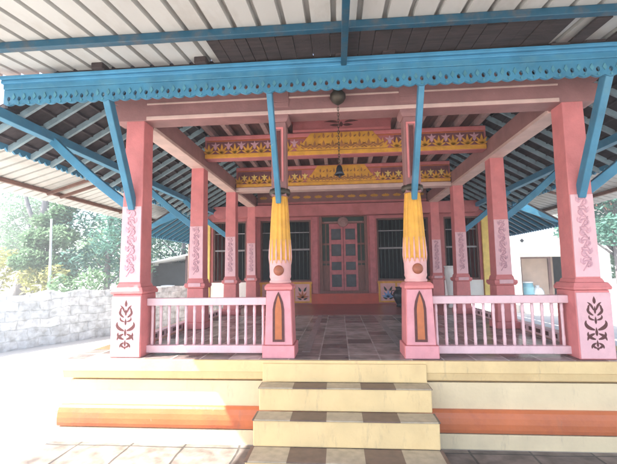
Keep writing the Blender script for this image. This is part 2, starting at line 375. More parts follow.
def stencil(y):
    m = MB(); y0, y1 = y-.003, y+.004
    P = math.pi
    petal(m, 0, .535, P/2, .075, .014, y0, y1)
    for s in (-1, 1):
        def C(x, z, a, L, tn, W): comma(m, s*x, z, P/2 - s*a, L, s*tn, W, y0, y1)
        C(.012, .475, .35, .095, -.9, .010)
        C(.020, .425, 1.0, .100, 1.9, .012)
        C(.058, .470, .1, .065, 1.2, .009)
        C(.014, .380, 1.35, .075, 2.3, .010)
        C(.016, .285, 1.25, .135, 2.1, .017)
        C(.020, .250, 2.0, .100, -1.2, .013)
        C(.014, .195, 1.3, .110, 2.1, .014)
        C(.014, .160, 2.1, .070, -1.4, .011)
        C(.008, .110, 1.2, .055, 1.8, .010)
    petal(m, 0, .44, P/2, .075, .010, y0, y1); petal(m, 0, .34, P/2, .075, .010, y0, y1)
    petal(m, 0, .225, P/2, .085, .012, y0, y1); petal(m, 0, .12, P/2, .07, .010, y0, y1); petal(m, 0, .09, P/2, .03, .010, y0, y1)
    return m
def scrolls(y, z0, z1, hw):
    m = MB(); z = z0 + .03; s = 1
    while z < z1 - .09:
        pts = []
        for i in range(13):
            t = i/12*1.6*math.pi; r = hw*.62*(1-.55*i/12)
            pts.append((s*(hw*.12 - r*math.cos(t)*.9), y, z + .055 + r*math.sin(t)*.85))
        m.tube(pts, .0105, 5)
        m.tube([(-p[0]*.8, p[1], p[2]+.03) for p in pts[2:11]], .007, 5)
        m.tube([(-s*hw*.5, y, z-.01), (-s*hw*.1, y, z+.04), (s*hw*.5, y, z+.12)], .006, 5)
        petal(m, s*hw*.1, z+.05, 1.57-s*.6, .05, .012, y-.003, y+.003)
        petal(m, -s*hw*.55, z+.06, 1.57+s*.2, .06, .013, y-.003, y+.003)
        z += .105; s = -s
    return m

# ordinary square column (local origin: its foot)
HP = .172
def make_column():
    col = link('column', MB().frus((0,0), .70, .122, 2.64, .106), 'salmon', pav, origin=(-AX, ROWS[0]-7, 0), bevel=.008, local=True)
    link('plinth', MB().frus((0,0), 0, HP, .67, HP-.008), 'salmon', col, bevel=.01, local=True)
    link('plinth_face', MB().box(-HP+.012, HP-.012, -HP-.006, -HP+.02, .012, .645), 'pale_pink', col, local=True)
    link('plinth_ornament', stencil(-HP-.006), 'plum', col, local=True)
    link('cap_moulding', MB().frus((0,0), .672, HP+.006, .70, HP+.012).frus((0,0), .70, HP+.012, .745, HP-.012).frus((0,0), .745, .143, .785, .128), 'salmon', col, bevel=.006, local=True)
    link('shaft_panel', MB().prism([(-.117,.80),(.117,.80),(.109,1.64),(-.109,1.64)], 'y', -.126, -.09), 'pale_pink', col, local=True)
    link('panel_relief', scrolls(-.127, .84, 1.62, .085), 'relief', col, local=True)
    return col
c0 = make_column()
dup(c0, pav, (AX+.02, ROWS[0]-7, 0))
def make_rear():
    col = link('column', MB().frus((0,0), .70, .118, 2.64, .104), 'salmon', pav, origin=(-AX, ROWS[1]-7, 0), bevel=.008, local=True)
    link('plinth', MB().frus((0,0), 0, .165, .10, .165).frus((0,0), .10, .140, .64, .132), 'salmon', col, bevel=.01, local=True)
    link('cap_moulding', MB().frus((0,0), .642, .150, .68, .172).frus((0,0), .68, .172, .72, .165).frus((0,0), .72, .140, .785, .125), 'salmon', col, bevel=.006, local=True)
    link('cap_face', MB().box(-.10, .10, -.178, -.15, .665, .725), 'pale_pink', col, bevel=.004, local=True)
    link('shaft_panel', MB().prism([(-.113,.80),(.113,.80),(.107,1.64),(-.107,1.64)], 'y', -.122, -.09), 'pale_pink', col, local=True)
    link('panel_relief', scrolls(-.123, .84, 1.62, .085), 'relief', col, local=True)
    return col
r0 = make_rear()
for r, y in enumerate(ROWS[1:]):
    for sx in (-1, 1):
        if r == 0 and sx < 0: continue
        dup(r0, pav, (sx*AX + (0.02 if sx > 0 else 0), y-7, 0))

M['mid_pink'] = mat('mid_pink_paint', (0.70, 0.31, 0.35), 0.55, 0.1, 6, 0.12, 60, (0.52, 0.2, 0.22), 0.4, 5, chips=.28)
M['medallion'] = mat('medallion_brown', (0.33, 0.105, 0.055), 0.5, 0.25, 25)
M['lit_cream_tan'] = mat('lit_cream_tan', (0.62, 0.43, 0.38), 0.55, 0.12, 5, chips=.3)  # tan of the board; on the beam fillets, bounce light painted as colour
# inner fluted columns
def make_inner():
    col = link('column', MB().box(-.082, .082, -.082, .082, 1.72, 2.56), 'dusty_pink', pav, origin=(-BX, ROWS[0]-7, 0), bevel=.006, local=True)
    col['label'] = 'pink column with a fluted golden lower shaft'
    link('plinth', MB().frus((0,0), 0, .172, .13, .170).frus((0,0), .13, .150, .70, .133), 'salmon', col, bevel=.008, local=True)
    link('plinth_face', MB().prism([(-.164,.004),(.164,.004),(.163,.126),(-.163,.126)], 'y', -.176, -.10)
         .prism([(-.142,.134),(.142,.134),(.125,.69),(-.125,.69)], 'y', -.153, -.10), 'mid_pink', col, local=True)
    lan = [(-.062,.165),(.062,.165),(.060,.50),(.048,.57),(.022,.64),(0,.682),(-.022,.64),(-.048,.57),(-.060,.50)]
    link('niche_border', MB().prism(lan, 'y', -.160, -.14), 'plum', col, local=True)
    lan2 = [(x*.58, .19+(z-.165)*.88) for x, z in lan]
    link('niche', MB().prism(lan2, 'y', -.163, -.15), 'orange', col, local=True)
    link('cap_moulding', MB().frus((0,0), .70, .146, .735, .15).frus((0,0), .735, .15, .765, .125), 'salmon', col, bevel=.006, local=True)
    link('lotus_base', MB().lathe([(.112,.765),(.118,.775),(.118,.79),(.106,.80),(.110,.815),(.117,.83),(.118,.845),(.115,.86),(.118,.93),(.119,1.00),(.115,1.02)], n=36), 'ivory', col, local=True)
    zz = MB()
    for k in range(12):
        t = 2*math.pi*k/12
        for a0, w in ((t, .26),):
            v = []
            for dt, z, r in ((-w, 1.0, .1335), (w, 1.0, .1335), (0, .94, .1385)):
                v.append((r*math.cos(a0+dt), r*math.sin(a0+dt), z))
            zz.add(v, [(0,1,2)])
    link('flutes', MB().lathe([(.1165,.985),(.118,1.06),(.113,1.2),(.103,1.4),(.092,1.58),(.082,1.70),(.078,1.75)], n=96, flute=.05, nf=14), 'yellow', col, local=True)
    fl = MB()
    for k in range(14):
        t = 2*math.pi*k/14
        rr = [(.119,.97),(.121,1.05),(.1195,1.13),(.1165,1.24)]
        pts = [(r*math.cos(t), r*math.sin(t), z) for r, z in rr]
        fl.tube(pts, [.003,.011,.008,.003], 6)
    link('petal_tips', fl, 'ivory', col, local=True)
    me = MB(); n = 20
    me.lathe([(.052,0),(.056,.012),(.045,.028),(.012,.034)], n=n)
    me.v = [(x, -.112-z, y+.905) for x, y, z in me.v]
    link('medallion', me, M['medallion'], col, local=True)
    link('neck_ring', MB().lathe([(.085,1.735),(.112,1.745),(.118,1.775),(.112,1.805),(.085,1.815)], n=28), 'brass', col, local=True)
    sg = MB()
    for s in (-1, 1):
        sg.box(s*.045-.010, s*.045+.010, -.098, -.075, 1.88, 2.48)
    sg.box(-.055, .055, -.098, -.075, 2.48, 2.50)
    link('shaft_fillet', sg, 'salmon', col, bevel=.004, local=True)
    link('shaft_groove', MB().box(-.020, .020, -.090, -.078, 1.90, 2.46), 'plum', col, local=True)
    link('capital', MB().frus((0,0), 2.56, .090, 2.60, .115).frus((0,0), 2.60, .115, 2.66, .118).frus((0,0), 2.66, .100, 2.72, .100).frus((0,0), 2.72, .12, 2.78, .125).frus((0,0),2.78,.125,2.90,.125), 'dusty_pink', col, bevel=.006, local=True)
    return col
i0 = make_inner(); dup(i0, pav, (BX, ROWS[0]-7, 0))

# tie beams
def scroll_beam(x0, x1, y, t, z0, z1, m):
    h = z1-z0; pts = [(x0+.12, z0)]
    poly = [(x1-.10, z0)]
    for i in range(9):
        a = -math.pi/2 + i/8*math.pi; poly.append((x1-.10+.10*math.cos(a), z0+.10+.10*math.sin(a)))
    poly += [(x1-.06, z0+.215), (x1, z1-.05), (x1, z1), (x0, z1), (x0, z1-.05), (x0+.06, z0+.215)]
    for i in range(9):
        a = math.pi/2 + i/8*math.pi; poly.append((x0+.10+.10*math.cos(a), z0+.10+.10*math.sin(a)))
    return link('tie_beam', MB().prism(poly, 'y', y-t/2, y+t/2), m, pav, bevel=.006)
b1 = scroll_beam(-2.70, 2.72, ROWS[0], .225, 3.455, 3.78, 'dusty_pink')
link('beam_fillet', MB().box(-2.25, 2.27, ROWS[0]-.125, ROWS[0]-.1, 3.458, 3.50).box(-2.25, 2.27, ROWS[0]-.12, ROWS[0]-.1, 3.64, 3.66), 'lit_cream_tan', b1, bevel=.004)  # lower strip paler, painting in light bounced off the floor
b4 = scroll_beam(-3.42, 3.52, ROWS[3]+.02, .24, 3.16, 3.46, 'wall_red')
for sx in (-1, 1):
    x = sx*AX
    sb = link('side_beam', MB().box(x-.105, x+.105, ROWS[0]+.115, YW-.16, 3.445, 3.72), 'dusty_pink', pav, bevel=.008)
    link('beam_fillet', MB().box(x-.112, x+.112, ROWS[0]+.12, YW-.3, 3.43, 3.475), 'lit_cream_tan', sb, bevel=.004)  # lit underside of the beam painted as a paler strip

# painted frieze beams
def frieze(y, z0, z1, side_m):
    fb = link('frieze_beam', MB().box(-2.27, 2.27, y-.09, y+.09, z0, z1), 'wall_red', pav, bevel=.006)
    yf = y-.09
    link('lower_border', MB().box(-2.265, 2.265, yf-.025, yf+.01, z0+.01, z0+.075), 'yellow', fb, bevel=.005)
    link('upper_border', MB().box(-2.265, 2.265, yf-.02, yf+.01, z1-.075, z1-.015), 'salmon', fb, bevel=.005)
    pm = MB(); H = (z1-z0)
    x = -2.2
    zc = z0+.085
    while x < 2.2:
        for a, L, W in ((math.pi/2, .17, .022), (math.pi/2-.6, .15, .02), (math.pi/2+.6, .15, .02), (math.pi/2-1.15, .12, .017), (math.pi/2+1.15, .12, .017)):
            petal(pm, x, zc, a, L, W, yf-.014, yf-.002)
        x += .22
    link('palmette_row', pm, 'yellow', fb)
    qm = MB(); x = -2.09
    while x < 2.2:
        petal(qm, x, zc+.06, math.pi/2, .14, .026, yf-.010, yf-.002)
        for s in (-1, 1): petal(qm, x, zc+.13, math.pi/2+s*1.1, .08, .014, yf-.008, yf-.002)
        x += .22
    link('leaf_row', qm, side_m, fb)
    for xa in (-2.24, .84): link('side_panel', MB().box(xa, xa+1.4, yf-.0035, yf+.002, z0+.09, z1-.105), M['side_plum'], fb)
    gz0, gz1 = z0+.085, z1+.0
    gp = link('gilded_panel', MB().prism([(-.74, gz0), (.74, gz0), (.50, gz1-.02), (-.50, gz1-.02)], 'y', yf-.022, yf-.003), 'yellow', fb, bevel=.004)
    om = MB(); x = -.58
    while x < .6:
        petal(om, x, gz0+.03, math.pi/2, .13, .022, yf-.027, yf-.021)
        for s_ in (-1, 1):
            petal(om, x+s_*.012, gz0+.04, math.pi/2-s_*.7, .11, .016, yf-.027, yf-.021, -s_*.3)
            petal(om, x+s_*.02, gz0+.02, math.pi/2-s_*1.3, .075, .012, yf-.027, yf-.021, s_*.3)
        if abs(x) < .48: petal(om, x, gz0+.19, math.pi/2, .09, .018, yf-.027, yf-.021); petal(om, x+.05, gz0+.2, math.pi/2-.9, .06, .012, yf-.027, yf-.021)
        x += .145
    link('panel_ornament', om, M['relief_brown'], gp)
    dm = MB().box(-2.24, 2.24, yf-.010, yf+.002, z1-.10, z1-.082)
    link('gilt_line', dm, 'orange', fb)
    return fb
M['side_plum'] = mat('side_plum_paint', (0.20, 0.075, 0.085), 0.6, 0.25, 7, 0.15, 40, (0.30, 0.12, 0.10), 0.6, 4)
M['relief_brown'] = mat('relief_brown', (0.36, 0.15, 0.05), 0.6, 0.3, 18)
frieze(ROWS[1], 3.58, 3.97, M['relief'])
link('tan_board', MB().box(-2.27, 2.27, ROWS[2]-.13, ROWS[2]+.10, 3.43, 3.517), M['lit_cream_tan'], pav, bevel=.006)
up = link('upper_panel', MB().box(-.80, .80, ROWS[1]-.08, ROWS[1]+.05, 3.972, 4.438), 'wall_red', pav, bevel=.005)
um = MB()
for s_ in (-1, 1):
    petal(um, s_*.03, 4.08, math.pi/2-s_*math.pi/2, .16, .022, ROWS[1]-.088, ROWS[1]-.079)
    petal(um, s_*.05, 4.12, math.pi/2-s_*1.2, .22, .02, ROWS[1]-.088, ROWS[1]-.079, -s_*.3)
petal(um, 0, 4.05, math.pi/2, .09, .03, ROWS[1]-.088, ROWS[1]-.079)
link('panel_ornament', um, 'plum', up)
link('panel_border', MB().box(-.79, .79, ROWS[1]-.095, ROWS[1]-.079, 3.985, 4.02), 'salmon', up, bevel=.004)
frieze(ROWS[2], 3.52, 3.97, M['lemon'])
f3 = link('frieze_beam', MB().box(-2.27, 2.27, YW-.16, YW-.012, 3.50, 3.97), 'dusty_pink', pav, bevel=.006)
pm = MB(); x = -2.1
while x < 2.15:
    for s in (-1, 1):
        petal(pm, x, 3.70, math.pi/2-s*math.pi/2, .11, .035, YW-.168, YW-.158)
    petal(pm, x, 3.66, math.pi/2, .10, .02, YW-.168, YW-.158)
    x += .30
link('leaf_row', pm, 'yellow', f3)
link('lower_border', MB().box(-2.26, 2.26, YW-.185, YW-.158, 3.51, 3.57), 'salmon', f3, bevel=.005)

# ceiling over the hall
cm_ = MB().box(-2.28, -.80, ROWS[0]-.1, YW, 4.065, 4.10).box(.80, 2.28, ROWS[0]-.1, YW, 4.065, 4.10)
cm_.box(-.80, .80, ROWS[1]+.06, YW, 4.065, 4.10).box(-.80, .80, 4.95, ROWS[1]+.06, 4.44, 4.47)
cm_.box(-.80, .80, ROWS[0]-.1, 4.95, 4.065, 4.10)
ce = link('ceiling', cm_, 'ceiling', pav)
link('raised_bay_side', MB().box(-.82, -.80, 4.95, ROWS[1]+.06, 4.10, 4.44), 'wall_red', pav); link('raised_bay_side', MB().box(.80, .82, 4.95, ROWS[1]+.06, 4.10, 4.44), 'wall_red', pav)
n = 15
for k in range(n):
    x = -2.14 + k*4.28/(n-1)
    ys_ = ROWS[0]+.02 if abs(x) > .8 else ROWS[1]+.10
    jo = link('ceiling_joist', MB().box(x-.035, x+.035, ys_, YW-.02, 3.972, 4.064), 'joist', pav)

# roof: three slopes, dark underneath, with rafters
P = math.tan(R(30))
EX, TX = 3.48, 3.905
def zs(ax): return 3.46 + P*(EX-ax)                       # side slope height at |x|
def zf(y): return 3.74 + P*(y-3.5)
def hipx(y): return EX - (zf(y)-3.46)/P
YE, YR, YBK = 3.56, None, 14.6
yr = 3.5 + (zs(0)-3.74)/P
T = .05
def slab(poly, name, par):
    n = len(poly)
    mb = MB().add([p for p in poly] + [(a, b, c+T) for a, b, c in poly], [tuple(range(n)), tuple(range(2*n-1, n-1, -1))] + [(i, i+n, (i+1) % n+n, (i+1) % n) for i in range(n)])
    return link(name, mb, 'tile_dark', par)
for sx in (-1, 1):
    yk = 3.56
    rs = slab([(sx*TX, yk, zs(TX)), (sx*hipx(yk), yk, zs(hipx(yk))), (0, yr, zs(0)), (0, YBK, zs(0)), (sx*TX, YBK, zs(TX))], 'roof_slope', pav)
    # tile courses: upper surface as overlapping rows
    tc = MB(); ax = TX+.03
    while ax > .1:
        y0 = max(3.56, 3.5 + (zs(ax)-3.74)/P)
        z = zs(ax)+T
        tc.add([(sx*ax, y0, z), (sx*ax, YBK, z), (sx*ax, YBK, z+.03), (sx*ax, y0, z+.03), (sx*max(0, ax-.24), max(y0, 3.5+(zs(max(0,ax-.24))-3.74)/P), zs(max(0, ax-.24))+T+.004), (sx*max(0, ax-.24), YBK, zs(max(0, ax-.24))+T+.004)],
               [(0,1,2,3), (3,2,5,4)])
        ax -= .22
    link('tile_course', tc, 'tile_top', rs)
    # scalloped eave board below the rafter tails
    sm = MB(); y = 3.6
    while y < YBK-.1:
        z0 = zs(TX)
        sm.prism([(y, z0+.035), (y, z0-.03), (y+.02, z0-.06), (y+.05, z0-.075), (y+.08, z0-.06), (y+.1, z0-.03), (y+.1, z0+.035)], 'x', sx*TX-.012, sx*TX+.012)
        y += .10
    link('scalloped_eave_board', sm, 'blue', rs)
    link('eave_beam', MB().box(sx*EX-.05, sx*EX+.05, 3.36 if sx < 0 else 3.53, YBK-.1, 3.29, 3.395), 'blue', pav, bevel=.006)
    bt = MB(); ax = TX-.1
    while ax > 2.2:
        z = zs(ax)-.012
        bt.box(sx*ax-.016, sx*ax+.016, max(3.55, 3.5+(zs(ax)-3.74)/P), YBK-.05, z-.012, z+.010); ax -= .16
    link('batten', bt, 'tile_dark', rs)
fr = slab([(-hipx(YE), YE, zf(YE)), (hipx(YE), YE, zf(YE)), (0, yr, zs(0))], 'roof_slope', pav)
# boards added above the fretwork, their dark colour standing in for shaded sheet
rnd = random.Random(3); x = -3.2; brd = mat('dark_shade_board', (0.040, 0.027, 0.026), 0.85, 0.45, 5, 0.4, 30, stretch=(1, 6, 1))
bp0 = None
while x < 3.6:
    wd = rnd.uniform(.10, .17)
    full = -1.25 < x < 1.75
    if x < -1.25: x += wd; continue
    yfr = rnd.uniform(3.02, 3.07) if full else rnd.choice([3.06, 3.14, 3.28, 3.40, 3.42, 3.36])
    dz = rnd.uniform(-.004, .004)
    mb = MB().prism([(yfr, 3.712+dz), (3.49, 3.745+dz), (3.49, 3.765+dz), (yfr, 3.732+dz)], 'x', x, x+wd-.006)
    link('shade_board', mb, brd, pav)
    x += wd + (0 if full else rnd.choice([0, 0, .05, .1]))
# rafters
for sx in (-1, 1):
    first = None; y = 3.72
    while y < YBK-.3:
        if first is None:
            a = Vector((sx*TX, 0, zs(TX)-.050)); b = Vector((sx*2.05, 0, zs(2.05)-.050))
            mb = MB().bar(a, b, .034, .062)
            first = link('rafter', mb, 'rafter', pav, origin=(0, y-7, -FZ), local=True)
        else:
            c = first.copy(); COL.objects.link(c); c.parent = pav; c.location = (0, y-7, -FZ)
        y += .33
first = None
for k in range(18):
    x = -2.95 + k*.347
    yt = min(ROWS[0]+.6, 3.5 + (zs(abs(x))-3.74)/P - .05)
    mb = MB().bar((x, 3.58, zf(3.58)-.045), (x, yt, zf(yt)-.045), .05, .07)
    link('rafter', mb, 'rafter', pav)

# front fretwork eave
def fascia_unit(mb, x, w, ztop, zhole, zbot, y0, y1):
    rh = .021; n = 24
    xs = w/2
    def outline(a):                         # ray from the hole centre
        dx, dz = math.cos(a), math.sin(a)
        t = 0.0; step = .001
        while True:
            t += step; px, pz = dx*t, zhole + dz*t
            if abs(px) >= xs or pz >= ztop: return (max(-xs, min(xs, px)), min(ztop, pz))
            low = zbot + .020*(abs(px)/xs)**1.8
            if pz <= low: return (px, low)
    angs = sorted([2*math.pi*k/n for k in range(n)] + [math.atan2(ztop-zhole, xs), math.atan2(ztop-zhole, -xs), math.atan2(zbot+.020-zhole, xs) % (2*math.pi), math.atan2(zbot+.020-zhole, -xs) % (2*math.pi)])
    O = [outline(a) for a in angs]
    Hh = [(rh*.8*math.cos(a), zhole + rh*1.15*math.sin(a)) for a in angs]
    k = len(angs); vs = []
    for y in (y0, y1):
        vs += [(x+a, y, b) for a, b in O] + [(x+a, y, b) for a, b in Hh]
    fs = []
    for i in range(k):
        j = (i+1) % k
        fs += [(i, j, k+j, k+i), (2*k+i, 3*k+i, 3*k+j, 2*k+j), (i, 2*k+i, 2*k+j, j), (k+i, k+j, 3*k+j, 3*k+i)]
    mb.add(vs, fs)
fm = MB(); W = .112; nU = 62; X0 = -nU*W/2
for k in range(nU): fascia_unit(fm, X0+W*(k+.5), W, 3.60, 3.505, 3.435, 3.50, 3.525)
fa = link('fretwork_eave', fm, 'blue', pav)
dots = MB()
for k in range(nU):
    x = X0+W*(k+1)
    dots.prism([(x-.018, 3.52), (x, 3.49), (x+.018, 3.52), (x, 3.56)], 'y', 3.491, 3.50)
    dots.prism([(x-W*.5-.012, 3.453), (x-W*.5, 3.443), (x-W*.5+.012, 3.453), (x-W*.5, 3.474)], 'y', 3.492, 3.50)
link('eave_pattern', dots, mat('blue_pale', (0.075, 0.235, 0.30), 0.5, 0.25, 8), fa)
link('eave_board', MB().box(X0, -X0, 3.485, 3.54, 3.602, 3.688), 'blue', fa, bevel=.006)
link('eave_cap', MB().box(X0-.01, -X0+.01, 3.44, 3.54, 3.69, 3.725).box(X0-.01, -X0+.01, 3.462, 3.54, 3.655, 3.6875), mat('blue_cap', (0.06, 0.24, 0.40), 0.45, 0.14, 5), fa, bevel=.006)
for x in (-2.42, -1.38, -.02, .42):
    link('rafter_end', MB().box(x-.06, x+.06, 3.40, 3.52, 3.726, 3.79), brd, fa, bevel=.01)

# struts
def strut(a, b, bend, wx=.06, wy=.09):
    a, b = Vector(a), Vector(b); mb = MB(); n = 6
    pts = []
    for i in range(n+1):
        t = i/n; p = a.lerp(b, t); p += Vector(bend)*math.sin(math.pi*t); pts.append(p)
    d = (b-a).normalized(); u = Vector((0,0,1)); e = d.cross(u).normalized(); gq = e.cross(d)
    vs = []; fs = []
    for p in pts:
        for q, r in ((-1,-1),(1,-1),(1,1),(-1,1)): vs.append(p + e*q*wx/2 + gq*r*wy/2)
    for i in range(n):
        for k in range(4): fs.append((i*4+k, i*4+(k+1) % 4, i*4+4+(k+1) % 4, i*4+4+k))
    fs += [(3,2,1,0), (n*4, n*4+1, n*4+2, n*4+3)]
    return mb.add(vs, fs)
for x in (-AX, AX+.02):
    link('eave_strut', strut((x, ROWS[0]-.10, 2.44), (x, 3.54, 3.50), (0, .02, -.03), .07, .10), 'blue', pav, bevel=.008)
for x in (-BX, BX):
    link('eave_strut', strut((x, ROWS[0]-.08, 2.47), (x, 3.54, 3.50), (0, .01, -.02), .055, .085), 'blue', pav, bevel=.008)
for y in ROWS[:3]:
    for sx in (-1, 1):
        link('eave_strut', strut((sx*(AX+.10), y, 2.48), (sx*(EX-.02), y, 3.30), (sx*.0, 0, -.03), .07, .10), 'blue', pav, bevel=.008)

# ---------------------------------------------------------------- balustrades
def railing(x0, x1, y, label):
    t = thing('balustrade', ((x0+x1)/2, y, FZ), label, 'railing', 'pink balustrades between the front columns')
    link('top_rail', MB().box(x0, x1, y-.05, y+.05, 1.355, 1.435), 'rail_pink', t, bevel=.008)
    link('bottom_rail', MB().box(x0, x1, y-.045, y+.045, .845, .925), 'rail_pink', t, bevel=.008)
    n = round((x1-x0)/.098)
    bmb = None
    for k in range(n):
        x = x0 + (k+.5)*(x1-x0)/n
        if bmb is None:
            bmb = link('baluster', MB().lathe([(.016,.925),(.016,.97),(.018,.99),(.015,1.02),(.0145,1.14),(.015,1.26),(.018,1.29),(.016,1.31),(.016,1.355)], c=(x, y), n=10), 'rail_pink', t)
            x00 = x
        else:
            c = bmb.copy(); COL.objects.link(c); c.parent = t; c.location = (x-x00, 0, 0)
    return t
railing(-AX+.165, -BX-.145, ROWS[0], 'pink balustrade left of the steps, with trees and a stone wall behind it')
railing(BX+.145, AX+.02-.165, ROWS[0], 'pink balustrade right of the steps, with a white vase and a white house behind it')

# ---------------------------------------------------------------- shrine building behind the hall
sh = thing('shrine_building', (0.05, YW, FZ), 'red walled shrine with barred windows and a carved door at the back of the hall', 'shrine')
wm = MB(); CX = .05
ZW0, ZW1, ZT = 1.43, 3.10, 3.36
YB2 = YW+.22
def wb(x0, x1, z0, z1): wm.box(x0, x1, YW, YB2, z0, z1)
cuts = [(-3.55,-2.62),(-2.22,-.83),(-.60,.70),(.95,2.32),(2.72,3.60)]
xs = [-3.80] + [v for c in cuts for v in c] + [3.85]
for i in range(0, len(xs), 2): wb(xs[i], xs[i+1], FZ+.003, ZT)
for i, (a, b) in enumerate(cuts):
    wb(a, b, 3.24 if i == 2 else ZW1, ZT)
    wb(a, b, FZ+.003, 1.10 if i == 2 else ZW0)
wm.box(-2.29, 2.30, YW, YB2, ZT, 4.4)
wm.box(-3.80, -3.58, YB2, 14.5, FZ, ZT).box(3.63, 3.85, YB2, 14.5, FZ, ZT).box(-3.80, 3.85, 14.3, 14.5, FZ, ZT)
wall = link('wall', wm, 'wall_red', sh)
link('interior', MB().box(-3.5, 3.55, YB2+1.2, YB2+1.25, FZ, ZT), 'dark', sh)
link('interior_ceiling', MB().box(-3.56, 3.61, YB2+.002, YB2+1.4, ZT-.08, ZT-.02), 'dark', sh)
for i, (a, b) in enumerate(cuts):
    if i == 2: continue
    wf = MB(); t = .045
    wf.box(a, b, YW+.03, YW+.12, ZW0, ZW0+t).box(a, b, YW+.03, YW+.12, ZW1-t, ZW1).box(a, a+t, YW+.03, YW+.12, ZW0+t, ZW1-t).box(b-t, b, YW+.03, YW+.12, ZW0+t, ZW1-t)
    win = link('window', wf, 'frame_brown', sh)
    gm = MB(); n = int((b-a)/.105)
    for k in range(1, n):
        x = a + k*(b-a)/n; gm.tube([(x, YW+.075, ZW0+t), (x, YW+.075, ZW1-t)], .012, 6)
    link('grille', gm, 'grille', win)
    link('grille_rail', MB().box(a+t, b-t, YW+.055, YW+.10, 2.27, 2.315).box(a+t, b-t, YW+.06, YW+.095, ZW1-.35, ZW1-.325), 'grille_light', win)
    if i in (1, 3):
        dp = link('dado_panel', MB().box(a, b, YW-.02, YW-.001, .86, 1.41), 'ivory', sh)
        bdm = MB().box(a-.02, b+.02, YW-.032, YW-.018, 1.36, 1.41).box(a, b, YW-.03, YW-.018, .86, .90)
        for k in range(4):
            x = a + k*(b-a-.05)/3; bdm.box(x, x+.05, YW-.031, YW-.018, .90, 1.36)
        link('panel_border', bdm, 'yellow', dp)
        mo = MB(); mg = MB()
        for k in range(3):
            x = a + (k+.5)*(b-a-.05)/3 + .03
            for q in range(5): petal(mo, x, .98, math.pi/2 + (q-2)*.55, .22-.02*abs(q-2), .028, YW-.026, YW-.019, (q-2)*.08)
            for s in (-1, 1):
                petal(mg, x+s*.03, 1.16, math.pi/2 - s*.9, .14, .03, YW-.027, YW-.0195, s*.35); petal(mg, x+s*.02, .95, math.pi/2 - s*1.5, .13, .022, YW-.027, YW-.0195, s*.3)
        link('flower_motif', mo, 'orange' if i == 1 else 'glaze_blue', dp); link('leaf_motif', mg, 'green_dark', dp)
    elif True:
        link('dado_panel', MB().box(a-.05, b+.05, YW-.018, YW-.001, FZ+.01, 1.42), 'whitewash', sh)
link('dado_band', MB().box(-.83, .95, YW-.016, YW-.001, FZ+.004, 1.095), 'dado_red', sh)
for x, m in ((-.715, 'door_pink'), (.825, 'door_pink')):
    pl = link('pilaster', MB().box(x-.075, x+.075, YW-.05, YW-.001, 1.10, 3.36), m, sh, bevel=.008)
link('corner_pilaster', MB().box(-3.84, -3.62, YW-.06, YW-.001, FZ+.004, 3.15), 'lemon', sh, bevel=.008)
link('corner_pilaster', MB().box(3.67, 3.87, YW-.06, YW-.001, FZ+.004, 3.15), 'lemon', sh, bevel=.008)
# door
dr = link('door', MB().box(-.60, -.52, YW+.0, YW+.16, 1.10, 3.24).box(.62, .70, YW+.0, YW+.16, 1.10, 3.24).box(-.52, .62, YW+.0, YW+.16, 3.16, 3.24).box(-.52, .62, YW+.0, YW+.16, 2.98, 3.04).box(-.60, .70, YW-.03, YW+.16, 1.10, 1.17), 'door_wood', sh, bevel=.006)
link('door_sidelight', MB().box(-.52, -.33, YW+.08, YW+.10, 1.17, 2.98).box(.43, .62, YW+.08, YW+.10, 1.17, 2.98), 'green_dark', dr)
link('transom', MB().box(-.52, .62, YW+.08, YW+.10, 3.04, 3.16), 'green_dark', dr)
lf = MB()
for x0, x1 in ((-.33, .045), (.055, .43)):
    lf.box(x0, x0+.055, YW+.04, YW+.10, 1.17, 2.98).box(x1-.055, x1, YW+.04, YW+.10, 1.17, 2.98)
    for z0, z1 in ((1.17, 1.27), (1.60, 1.72), (1.94, 2.10), (2.42, 2.54), (2.84, 2.98)): lf.box(x0+.055, x1-.055, YW+.042, YW+.10, z0, z1)
link('door_leaf', lf, 'door_pink', dr, bevel=.005)
dp_ = MB()
for x0, x1 in ((-.275, -.01), (.11, .375)):
    for z0, z1 in ((1.27, 1.60), (1.72, 1.94), (2.10, 2.42), (2.54, 2.84)):
        dp_.box(x0, x1, YW+.075, YW+.095, z0, z1)
link('door_panel', dp_, mat('door_panel_grey', (0.075, 0.085, 0.10), 0.5, 0.25, 8), dr)
ls = MB()
for sx in (-1, 1):
    for z0, z1 in ((1.17, 1.27), (1.9, 1.97), (2.4, 2.45)):
        xa, xb = (-.52, -.33) if sx < 0 else (.43, .62); ls.box(xa, xb, YW+.045, YW+.08, z0, z1)
    xm = -.425 if sx < 0 else .525
    ls.box(xm-.012, xm+.012, YW+.05, YW+.08, 1.27, 2.98)
    xa, xb = (-.52, -.33) if sx < 0 else (.43, .62); ls.box(xa, xb, YW+.052, YW+.08, 1.27, 1.85)
link('sidelight_frame', ls, 'door_wood', dr)
cr = MB()
cr.lathe([(.135,0),(.145,.02),(.11,.04),(.09,.03),(.07,.05),(.03,.06)], c=(0,0), n=24)
cr.v = [(x+CX, YW-.01-z, y+3.02) for x, y, z in cr.v]
for q in range(7): petal(cr, CX, 3.18, math.pi/2+(q-3)*.42, .30-.03*abs(q-3), .04, YW-.19, YW-.005)
cr.box(CX-.52, CX+.52, YW-.03, YW-.002, 3.005, 3.035)
link('door_crest', cr, mat('crest_stone', (0.30, 0.17, 0.16), 0.6, 0.2, 12), dr)
